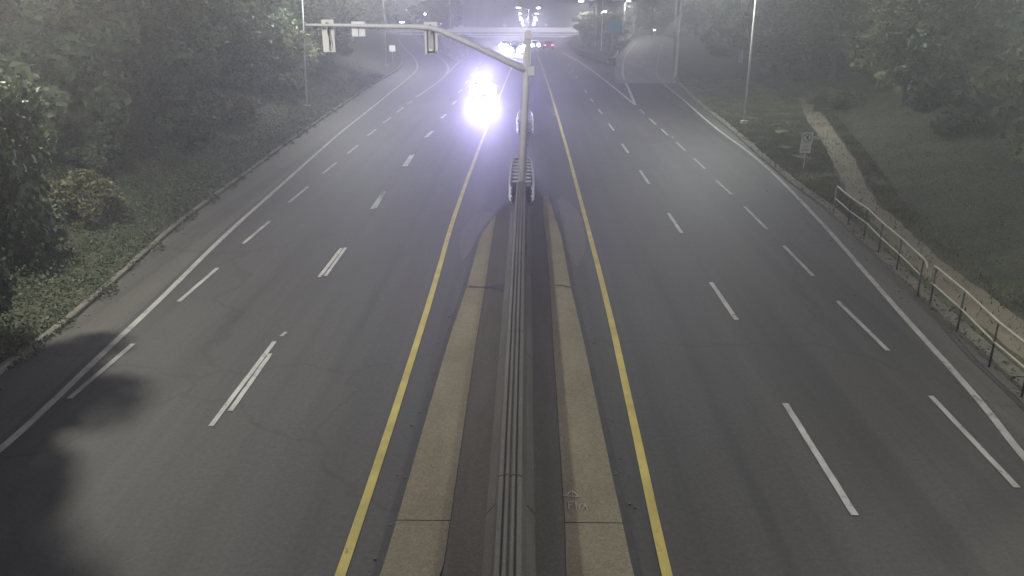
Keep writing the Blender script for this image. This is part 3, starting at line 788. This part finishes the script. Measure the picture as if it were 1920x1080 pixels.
# ================================================================== BRIDGE
YB = 290
A, B = AY(868, 52, YB), AY(1073, 55, YB)
bx0, bx1 = A.x-26, B.x+20; zt = (A.z+B.z)/2; zt1 = AY(960,53,YB).z
br = empty('overpass_bridge', ((A.x+B.x)/2, YB, zt-3.5), label='pale concrete overpass crossing the highway in the distance', cat='bridge')
cx = (A.x+B.x)/2; Lb = bx1-bx0; mx = (bx0+bx1)/2-cx
zz = lambda py: AY(960, py, YB).z - (zt-3.5)
def bband(y0, y1, dep, name, mat, off=0):
    a, b = zz(y0), zz(y1); MB().box((mx, off+dep/2, (a+b)/2), (Lb, dep, abs(a-b))).build(name, M[mat], br)
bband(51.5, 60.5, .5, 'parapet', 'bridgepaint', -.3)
bband(60.5, 63.2, 11, 'deck', 'bridgeshade', .3)
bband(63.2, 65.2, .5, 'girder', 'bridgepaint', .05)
bband(65.2, 68.0, 9, 'diaphragm', 'bridgeshade', .8)
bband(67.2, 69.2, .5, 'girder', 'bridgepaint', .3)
for k in range(14):
    MB().box((mx-Lb/2+Lb*k/13, -.05, zz(51.2)), (.35,.3,.5)).build('railing_post', M['bridgepaint'], br)
for xx in (-27.5, -.3, 24):
    MB().box((xx-cx, 5, zz(69)-4), (1.2, 8, 8)).build('pier', M['barriertop'], br)
# twin cars' worth of lamps on its deck are the small lights above the parapet

# ================================================================== VEHICLES
def car(loc, rz, mat, label, head_on=True, tail_on=False, scale=1, suv=False, power=0, group='cars on the highway', spot_aim=None, lensmat='headlamp', lens_r=.11, bar=False):
    """nose towards local -Y"""
    r = empty('car', loc, rz, label=label, cat='car', group=group)
    H = 1.75 if suv else 1.45
    secs = [(-2.25,.70,.35,.62),(-2.15,.84,.28,.74),(-1.6,.90,.25,.92),(-.9,.91,.25,.99),(0,.92,.25,.98),(1.2,.92,.25,1.0),(1.9,.88,.28,1.02),(2.2,.80,.4,.95)]
    m = MB(); 
    for (y, hw, zb_, zt_) in secs:
        m.v += [(-hw*.9,y,zb_),(-hw,y,zb_+.15),(-hw,y,zt_-.14),(-hw*.9,y,zt_),(hw*.9,y,zt_),(hw,y,zt_-.14),(hw,y,zb_+.15),(hw*.9,y,zb_)]
    for k in range(len(secs)-1):
        for i in range(8): m.f.append((k*8+i, k*8+(i+1)%8, k*8+8+(i+1)%8, k*8+8+i))
    m.f.append(tuple(range(8))[::-1]); m.f.append(tuple((len(secs)-1)*8+i for i in range(8)))
    m.build('body', mat, r)
    m = MB()
    m.v = [(-.78,-1.0,.97),(.78,-1.0,.97),(.80,1.75,.99),(-.80,1.75,.99),(-.62,-.35,H),(.62,-.35,H),(.62,1.15 if not suv else 1.6,H-.02),(-.62,1.15 if not suv else 1.6,H-.02)]
    m.f = [(4,5,6,7)]; m.v += []
    m.f += [(0,3,2,1)]
    m.build('roof', mat, r)
    def quad(n, idx, inset=.0):
        q = [Vector(m.v[i]) for i in idx]; me = mesh(q, [(0,1,2,3)], n); link(n, me, M['glass'], r)
    quad('windshield', (0,1,5,4)); quad('rear_window', (2,3,7,6)); quad('side_window', (1,2,6,5)); quad('side_window', (3,0,4,7))
    for sx_ in (-1, 1):
        for yy_ in (-1.4, 1.35):
            wv = MB().tube([(sx_*.95,yy_,.33),(sx_*.75,yy_,.33)], .33, 16).build('wheel', M['tyre'], r)
            MB().tube([(sx_*.955,yy_,.33),(sx_*.95,yy_,.33)], .2, 12).build('rim', M['steel'], wv)
        MB().tube([(sx_*.64,-2.2,.66),(sx_*.64,-2.275,.66)], [lens_r*1.1, lens_r], 12).build('headlight', M[lensmat] if head_on else M['glass'], r)
        MB().box((sx_*.66,2.19,.8), (.3,.08,.16)).build('taillight', M['tail'] if tail_on else M['glass'], r)
        MB().box((sx_*.98,-.75,1.02), (.2,.12,.13)).build('mirror', mat, r)
        if power: lamp_light(r, (sx_*.64,-2.35,.66), power, (.54,.47,1), 32, (R(91.5), 0, math.pi), .9, .08)
    if bar:  # roof lamps added only to make the headlight glare taller
        lb = MB().box((0,-.38,H+.09), (1.25,.16,.16)).build('added_glare_bar', M['dark'], r)
        for sx_ in (-.45, -.15, .15, .45):
            MB().tube([(sx_,-.46,H+.09),(sx_,-.50,H+.09)], [.13,.12], 12).build('lens', M[lensmat], lb)
        for sx_ in (-.35, .35): lamp_light(r, (sx_,-.6,H+.12), power*.75, (.54,.47,1), 34, (R(93), 0, math.pi), .9, .08)
    MB().box((0,-2.24,.5), (1.0,.06,.2)).build('grille', M['dark'], r)
    MB().box((0,-2.27,.42), (.5,.02,.12)).build('number_plate', M['signwhite'], r)
    return r
px_, py_ = G(904, 186)
car((px_, py_+2.3, hz(px_, py_)), R(2), M['carblue'], 'oncoming car with dazzling headlights and added roof glare lamps in the left inner lane', bar=True, power=8800, suv=True, lens_r=.42)
def far_car(px, py, label, Y=None, **kw):
    p = None
    # walk down the sight line until it meets the road
    d = ray(px, py)
    for k in range(1000, 6000):
        t = k*.1; q = Vector((0,0,CH)) + d*t
        if q.z < core(q.y)+.02 and q.y > 20: p = q; break
    if p is None: p = Vector((d.x/d.y*320, 320, 0))
    return car((p.x, p.y, core(p.y)+.02), kw.pop('rz', 0), kw.pop('mat', M['carblue']), label, **kw)
far_car(966, 101, 'front car of the distant group of glaring headlights', power=260, lensmat='farheadlamp', lens_r=.36)
far_car(957, 95, 'second car of the distant glaring group left of the front one', power=120, lensmat='farheadlamp', lens_r=.38)
far_car(975, 95, 'distant glaring car nearest to the mast', power=120, lensmat='farheadlamp', lens_r=.38)
far_car(948, 93, 'outermost car of the distant glaring group', power=200, lensmat='farheadlamp', lens_r=.4)
far_car(966, 92, 'rearmost car of the distant glaring group', power=160, lensmat='farheadlamp', lens_r=.42)
far_car(1028, 92, 'distant car showing red tail lights beneath the bridge', head_on=False, tail_on=True, rz=math.pi)
far_car(1004, 89.5, 'distant car with small white lights right of the mast beneath the bridge', lens_r=.3, lensmat='lamp')

# ================================================================== VEGETATION
def leaf_mesh(pos, size, seed, flat=.5, asp=.55, name='leaves'):
    rs = np.random.RandomState(seed); n = len(pos)
    s = size*(.55 + .9*rs.rand(n))
    u = rs.randn(n, 3); u[:,2] *= flat; u /= np.linalg.norm(u, axis=1, keepdims=True)
    v = rs.randn(n, 3); v -= (v*u).sum(1, keepdims=True)*u; v /= np.linalg.norm(v, axis=1, keepdims=True)
    w = v*(asp*s)[:,None]; u = u*s[:,None]
    droop = np.zeros((n,3)); droop[:,2] = -.15*s
    V = np.empty((n,4,3)); V[:,0] = pos-u+droop; V[:,1] = pos-w; V[:,2] = pos+u+droop; V[:,3] = pos+w
    me = bpy.data.meshes.new(name); me.vertices.add(n*4); me.vertices.foreach_set('co', V.reshape(-1))
    me.loops.add(n*4); me.loops.foreach_set('vertex_index', np.arange(n*4, dtype=np.int32))
    me.polygons.add(n); me.polygons.foreach_set('loop_start', np.arange(0, n*4, 4, dtype=np.int32))
    me.update(calc_edges=True); return me
def crown_pos(seed, Rr, Hh, n, nclump, base=.15):
    rs = np.random.RandomState(seed); out = []
    cs = []
    for k in range(nclump):
        while True:
            p = rs.uniform(-1, 1, 3)
            if np.linalg.norm(p) < 1: break
        p = p/np.linalg.norm(p)*(np.linalg.norm(p)**.45)
        if rs.rand() < .15: p *= 1.15
        cs.append((p*np.array([Rr, Rr, Hh/2]), rs.uniform(.16, .36)*Rr))
    per = n//nclump
    for c, r in cs:
        q = rs.randn(per, 3); q /= np.linalg.norm(q, axis=1, keepdims=True)
        q *= (rs.rand(per,1)**.4)*r*np.array([1.15,1.15,.7]); out.append(q+c)
    return np.concatenate(out), cs
CR = []
def make_crown(seed, Rr, Hh, n, nclump, leaf, zc, trunk_h, mat, bark='bark'):
    pos, cs = crown_pos(seed, Rr, Hh, n, nclump); pos[:,2] += zc
    me = leaf_mesh(pos, leaf, seed+1, name='crown'); me.materials.append(M[mat])
    rnd = random.Random(seed); m = MB()
    r0 = .05*Rr+.05
    m.tube([(0,0,-.6),(.1*rnd.uniform(-1,1),.1,trunk_h*.5),(.3*rnd.uniform(-1,1),.2*rnd.uniform(-1,1),trunk_h),(0,0,zc)], [r0*1.3, r0, r0*.75, r0*.35], 8)
    for c, r in cs[:14]:
        e = Vector((c[0], c[1], c[2]+zc)); s = Vector((0,0,trunk_h*rnd.uniform(.6,1)))
        mid = (s+e)/2 + Vector((0,0,-.3)); m.tube([tuple(s), tuple(mid), tuple(e)], [r0*.5, r0*.3, r0*.1], 5, cap=False)
    tm = mesh(m.v, m.f, 'trunk'); tm.materials.append(M[bark])
    return me, tm
CR = [make_crown(11, 3.6, 6.6, 26000, 46, .15, 5.0, 2.6, 'leafdark'),
      make_crown(12, 4.2, 7.8, 28000, 52, .16, 6.2, 3.2, 'leafmid'),
      make_crown(13, 3.0, 7.4, 24000, 44, .14, 5.4, 2.4, 'leafpale'),
      make_crown(14, 4.6, 7.0, 28000, 50, .17, 5.4, 2.4, 'leafdark'),
      make_crown(15, 4.0, 9.0, 26000, 48, .18, 7.5, 4.5, 'leafmid', 'palebark')]
BU = [make_crown(21, 1.7, 2.6, 9000, 22, .11, 1.3, .7, 'leafdark'), make_crown(22, 2.0, 2.4, 9000, 24, .10, 1.1, .6, 'leafpale'), make_crown(23, 1.6, 2.8, 9000, 22, .10, 1.3, .7, 'leafdark')]
def tree(x, y, k, s, label, group, bush=False, rz=None, sz=None):
    cm, tm = (BU if bush else CR)[k]
    o = empty('shrub' if bush else 'tree', (x, y, hz(x, y)-.05), random.uniform(0, 6.28) if rz is None else rz, label=label, cat='shrub' if bush else 'tree', group=group)
    o.scale = (s, s, s*(sz or random.uniform(.9, 1.12)))
    link('crown', cm, None, o); link('stem' if bush else 'trunk', tm, None, o)
    return o
GL, GRt = 'trees on the left bank', 'trees on the right bank'
LT = [(-21.5,11,3,1.0,'leafy dark tree off the lower left corner throwing shade on the road'),
      (-12.85,17.3,0,.55,'slender tree by the left kerb shading the shoulder'),
      (-20,17.5,0,.95,'nearest dark tree at the left edge of the left bank'),
      (-20.5,25,1,.85,'bushy tree on the left edge above the roadside brush'),
      (-25,31,3,1.1,'broad dark tree high on the left bank behind the brush'),
      (-22.5,38,0,1.1,'tree on the left bank above the pale fallen branch'),
      (-27,44,2,1.35,'tall pale leaved tree on the left bank behind the fallen branch tree'),
      (-22,49,1,1.0,'rounded tree on the left bank halfway to the mast arm tip'),
      (-28,55,4,1.2,'high crowned tree rising behind the left bank'),
      (-21.8,60,3,.95,'dark spreading tree just left of the verge lamp pole'),
      (-23,71,0,1.15,'tree immediately right of the verge lamp pole'),
      (-29,78,1,1.4,'large tree behind the hanging signals'),
      (-23.5,84,3,1.0,'low dark tree below the white square sign'),
      (-26,97,1,1.1,'tree beside the lamp pole before the left ramp'),
      (-31,110,4,1.3,'tall tree left of the little verge sign'),
      (-33,126,3,1.3,'dark tree along the left side of the ramp'),
      (-38,146,1,1.5,'big tree left of the upper part of the left ramp'),
      (-38,170,0,1.5,'tree near the head of the left ramp'),
      (-44,200,3,1.8,'broad tree at the crest left of the ramp'),
      (-34,24,1,1.4,'tall tree far up the left bank near the image corner'),
      (-36,50,3,1.5,'back row tree above the left bank centre')]
for x, y, k, s, l in LT: tree(x, y, k, s, l, GL, sz=1.7 if s == .55 else None)
RT = [(20.5,16,1,.9,'nearest tree on the right bank beyond the railing'),
      (25,22,3,1.1,'wide dark tree high on the right bank above the railing'),
      (24.5,33,0,1.05,'dark tree on the right bank right of the footpath'),
      (30,40,1,1.3,'large tree near the top right corner'),
      (27.5,47,3,1.1,'spreading tree right of the footpath bend'),
      (25.8,57,2,.9,'pale green tree overhanging the far footpath'),
      (28.5,68,2,1.0,'second pale green tree where the footpath disappears'),
      (36,56,0,1.6,'tall tree behind the two pale green trees'),
      (30,82,1,1.2,'tree above the far verge right of the pale lamp pole'),
      (27,92,0,1.1,'dark tree directly behind the pale lamp pole'),
      (34,98,3,1.5,'wide tree left of the pale lamp pole behind the verge'),
      (29.5,116,4,1.0,'pale trunked tree right of the power poles'),
      (32.5,121,4,1.1,'second pale trunked tree right of the power poles'),
      (37,118,4,1.2,'pale trunked tree deeper in the grove'),
      (35,136,1,1.3,'tree beside the right edge of the exit ramp'),
      (39,160,3,1.5,'dark tree at the crest right of the exit ramp'),
      (46,190,1,1.9,'big tree behind the exit ramp crest')]
for x, y, k, s, l in RT: tree(x, y, k, s, l, GRt)
tree(-12.2, 15.6, 4, .38, 'slim tall tree added beyond the left edge to shade the road', GL, sz=2.1)  # added outside the frame to deepen the shade at lower left
tree(11.5, 151, 3, .62, 'round dark bush left of the teal direction sign', 'shrubs around the gore', rz=1.0)
tree(14.6, 156, 1, .62, 'leafy tree right behind the round bush at the gore', 'shrubs around the gore')
tree(18.5, 172, 1, .55, 'small tree between the teal sign and the guard rail', 'shrubs around the gore')
tree(-21, 225, 1, .9, 'tree beyond the grass between left ramp and bridge', GL)
tree(-29, 262, 3, 1.2, 'far tree behind the small distant mast arm', GL)
tree(36, 245, 3, 1.5, 'far tree behind the crest right of the teal sign', GRt)
tree(26, 262, 1, 1.3, 'far tree behind the crest of the exit ramp', GRt)
tree(50, 250, 0, 2.0, 'far tall tree beyond the right end of the ramp crest', GRt)
for i, (x, y, k, s, l) in enumerate([(-15,19.5,2,.55,'leafy shrub spilling over the left kerb near the shadow'), (-15.6,24,0,.75,'shrub at the left kerb below the bushy tree'),
        (-16.5,29,1,.7,'pale shrub on the left bank nearest the fallen branch'), (-18.5,34,2,.9,'dark shrub above the fallen branch'),
        (-17.8,43,0,.8,'shrub left of the kerb past the fallen branch'), (-18.6,52,1,.8,'pale shrub below the rounded left tree'),
        (-19.5,64,2,.9,'dark shrub at the foot of the left verge lamp pole'), (-17.5,15.5,0,1.1,'shrub in the lower left corner'),
        (19.6,27,1,.5,'pale shrub on the slope behind the railing'), (23.5,63,1,.8,'pale shrub beneath the pale green trees')]):
    tree(x, y, k, s, l, 'shrubs on the banks', bush=True)

TH = [(-22.5,21.5,0,2.0,'dark thicket directly above the tree shadow on the left bank'), (-21.5,29.5,2,2.1,'dense dark thicket just left of the fallen branch'),
      (-20.6,35.5,0,1.9,'thicket rising right behind the upper end of the fallen branch'), (-24.5,41,1,2.4,'paler tall thicket on the left bank behind the dark one past the branch'),
      (-20.5,46.5,2,2.0,'thicket midway between the fallen branch and the left verge lamp pole'), (-21.5,55.5,0,2.1,'dark thicket a few metres before the left verge lamp pole'),
      (-21.5,66.5,1,2.1,'paler thicket just past the left verge lamp pole'), (-21.6,78,2,2.3,'dark thicket below the hanging signals and white sign'),
      (-22.5,91,0,2.4,'thicket in front of the second lamp pole on the left'), (-26,103,1,2.5,'pale thicket behind the second lamp pole on the left'),
      (-30,118,2,2.6,'dark thicket left of the little verge sign along the ramp'), (-33,137,0,2.6,'farthest thicket along the left ramp')]
TR = [(22.5,19.5,2,2.0,'dark thicket above the near end of the railing'), (23,26.5,0,2.1,'thicket on the slope behind the gap in the railing'),
      (22.5,33,1,2.0,'paler thicket on the slope behind the far end of the railing'), (26.5,38,2,2.3,'dark thicket high on the slope above the footpath'),
      (24,43.5,0,2.0,'thicket beside the footpath level with the small sign'), (27,52,2,2.2,'dark thicket right of the footpath beyond the sign'),
      (29,61,1,2.3,'pale thicket right of where the footpath narrows'), (31,73,0,2.3,'dark thicket at the end of the footpath'),
      (29,86,2,2.3,'thicket behind the foot of the pale lamp pole'), (31,98,1,2.4,'pale thicket left of the pale lamp pole'),
      (33.5,109,0,2.5,'dark thicket in front of the pale trunked grove'), (31,128,2,2.4,'thicket at the right edge of the exit ramp by the power poles')]
for x, y, k, s_, l in TH: tree(x, y, k, s_, l, 'thickets on the left bank', bush=True)
for x, y, k, s_, l in TR: tree(x, y, k, s_, l, 'thickets on the right slope', bush=True)
# a distant wood behind everything
def wood():
    rs = np.random.RandomState(5); P = []
    for k in range(150):
        if k < 60: x = rs.uniform(-150, -42); y = rs.uniform(150, 330)
        elif k < 120: x = rs.uniform(48, 160); y = rs.uniform(150, 330)
        elif k < 136: x = rs.uniform(-62, -40); y = rs.uniform(20, 150)
        else: x = rs.uniform(46, 62); y = rs.uniform(20, 150)
        r = rs.uniform(4, 7); h = rs.uniform(9, 15); n = 420
        q = rs.randn(n,3); q /= np.linalg.norm(q,axis=1,keepdims=True); q *= (rs.rand(n,1)**.35)*np.array([r,r,h*.5])
        q[:,0] += x; q[:,1] += y; q[:,2] += hz(x,y)+h*.5; P.append(q)
    me = leaf_mesh(np.concatenate(P), .75, 6, name='wood'); me.materials.append(M['leafdark'])
    link('woods', me, None, kind='stuff', label='dark far off wood behind the banks')
wood()

def scatter(n, xr, yr, hfun, seed, bias=1.6):
    rs = np.random.RandomState(seed); out = []
    while len(out) < n:
        y = yr[0] + (yr[1]-yr[0])*rs.rand()**bias; x = rs.uniform(*xr)
        h = hfun(x, y)
        if h <= 0: continue
        out.append((x, y, hz(x, y) + h*rs.rand()**.7))
    return np.array(out)
def hl(x, y):
    lk = lerp_tab(LK, y); e = lk + .12 - x + .75*noise.noise(Vector((0, y*.7, 5)))
    if e < 0: return 0
    b = .55 + .6*noise.noise(Vector((x*.55, y*.45, 1))) + .35*noise.noise(Vector((x*1.7, y*1.7, 8)))
    return max(.06, b)*min(1, .25+e*.5)
me = leaf_mesh(scatter(230000, (-30,-11.7), (9, 95), hl, 31), .055, 32, .8, .42); me.materials.append(M['brush'])
link('undergrowth', me, None, kind='stuff', label='low tangled undergrowth covering the left bank')
def hr(x, y):
    pr = prf(y)+.05 if y < 72 else lerp_tab(PR, y); e = x - pr + .35*noise.noise(Vector((2, y*.8, 5)))
    if e < 0.1: return 0
    b = .28 + .35*noise.noise(Vector((x*.5, y*.4, 3))) + .2*noise.noise(Vector((x*1.6, y*1.6, 8)))
    return max(.06, b)*min(1, .25+e*.4)
me = leaf_mesh(scatter(190000, (13.2,38), (9, 95), hr, 33), .042, 34, .9, .4); me.materials.append(M['brush2'] if 'brush2' in M else M['blade'])
link('ground_cover', me, None, kind='stuff', label='rough green ground cover on the right slope')
def blades(n, xr, yr, test, h, seed, bias=1.4):
    rs = np.random.RandomState(seed); P = []
    while len(P) < n:
        y = yr[0]+(yr[1]-yr[0])*rs.rand()**bias; x = rs.uniform(*xr)
        if test(x, y): P.append((x, y, hz(x, y)+.04))
    P = np.array(P); a = rs.rand(n)*6.283; hh = h*(.5+rs.rand(n)); wv = .012+.012*rs.rand(n) + P[:,1]*.0003
    d = np.stack([np.cos(a), np.sin(a), np.zeros(n)],1); lean = rs.randn(n,2)*.35
    V = np.empty((n,3,3)); V[:,0] = P-d*wv[:,None]; V[:,1] = P+d*wv[:,None]
    V[:,2] = P + np.stack([lean[:,0]*hh, lean[:,1]*hh, hh],1)
    me = bpy.data.meshes.new('grass'); me.vertices.add(n*3); me.vertices.foreach_set('co', V.reshape(-1))
    me.loops.add(n*3); me.loops.foreach_set('vertex_index', np.arange(n*3, dtype=np.int32))
    me.polygons.add(n); me.polygons.foreach_set('loop_start', np.arange(0, n*3, 3, dtype=np.int32)); me.update(calc_edges=True)
    me.materials.append(M['blade']); return me
inpath = lambda x, y: plf(y)-.1 < x < prf(y)+.1
def gt(x, y):
    rk = RKf(y)+.36 - .12*max(0, noise.noise(Vector((1, y*1.3, 2))))
    if x < rk or x > lerp_tab(PR, y)+1: return False
    if inpath(x, y): return random.random() < .05
    if y < 31 and x > rk: return random.random() < .12
    return noise.noise(Vector((x*.7, y*.7, 9))) > -.35
link('grass', blades(70000, (10.8, 30), (12, 90), gt, .13, 41), None, kind='stuff', label='thin short grass on the right verge')
def gg(x, y):
    u = (lg(y)+1.5 < x < lerp_tab(LM, y)-.4) if y > 112 else False
    w = (lerp_tab(RM, y)+1 < x < rg(y)-1.3) if y > 128 else False
    return u or w
link('grass', blades(14000, (-26, 26), (112, 205), gg, .3, 42, 1), None, kind='stuff', label='green grass on the islands between highway and ramps')

# fallen branch and kerbside litter
a, b = Vector((*G(217,376), 0)), Vector((*G(288,407), 0)); a = Vector((-17.2, 31.5, 0)); 
A3 = AY(217, 376, 33.5); B3 = AY(288, 407, 31.8)
o = empty('fallen_branch', tuple(B3), label='pale straight fallen branch lying across the left bank brush', cat='branch')
v = A3-B3
MB().tube([(0,0,0), tuple(v*.35+Vector((0,0,.03))), tuple(v*.6), tuple(v)], [.06,.055,.05,.03], 8).build('branch', M['palebark'], o)
MB().tube([(0,0,0), (.15,-.1,.35), (.2,-.1,.6)], [.04,.03,.02], 6).build('twig', M['palebark'], o)
rnd = random.Random(3)
def pebble_mesh():
    bm = bmesh.new(); bmesh.ops.create_icosphere(bm, subdivisions=1, radius=1)
    for v_ in bm.verts: v_.co *= rnd.uniform(.75, 1.2)
    return from_bm(bm, 'stone')
pm = pebble_mesh(); m = MB()
for k in range(260):
    side = rnd.random() < .5; y = 8+70*rnd.random()**1.5
    x = LKf(y)+rnd.expovariate(3)+.03 if side else RKf(y)-rnd.expovariate(3)-.03
    s = rnd.uniform(.008, .03); m.box((x, y, .01+s*.3), (s*2, s*1.6, s), rz=rnd.uniform(0,3))
for k in range(60):
    x = (sL(20) if rnd.random() < .5 else sR(20)) ; y = 10+22*rnd.random(); x = (sL(y)-.2*rnd.random()) if rnd.random() < .5 else sR(y)+.25*rnd.random()
    s = rnd.uniform(.006, .02); m.box((x, y, .01+s*.3), (s*2, s*1.6, s), rz=rnd.uniform(0,3))
m.build('gravel', M['kerb'], None, kind='stuff', label='loose grit gathered along the kerbs')

# a few dozen dead leaves and weeds in the kerb joints
me = leaf_mesh(np.array([(RKf(y)+rnd.uniform(-.12,.3), y, .1+.12*rnd.random()) for y in [8+60*rnd.random()**1.3 for _ in range(900)]] +
               [(13.0+rnd.uniform(-.8,.8)*.6, 31+rnd.uniform(-1,1), .15+.25*rnd.random()) for _ in range(250)]), .05, 77); me.materials.append(M['brush'])
link('weeds', me, None, kind='stuff', label='small weeds growing in the right kerb joint')

# ================================================================== HAZE
m_, n_, b_ = nt('haze'); n_.nodes.remove(b_)
pv = N(n_, 'ShaderNodeVolumePrincipled'); pv.inputs['Density'].default_value = HAZE; pv.inputs['Color'].default_value = (.9, .92, .95, 1)
pv.inputs['Anisotropy'].default_value = .72
n_.links.new(pv.outputs[0], n_.nodes['Material Output'].inputs['Volume'])
hb = MB().box((0, 1450, -4), (2200, 3200, 64)); hz_o = hb.build('haze', m_, None, kind='stuff')  # thin fog volume standing in for the lens-glare veil
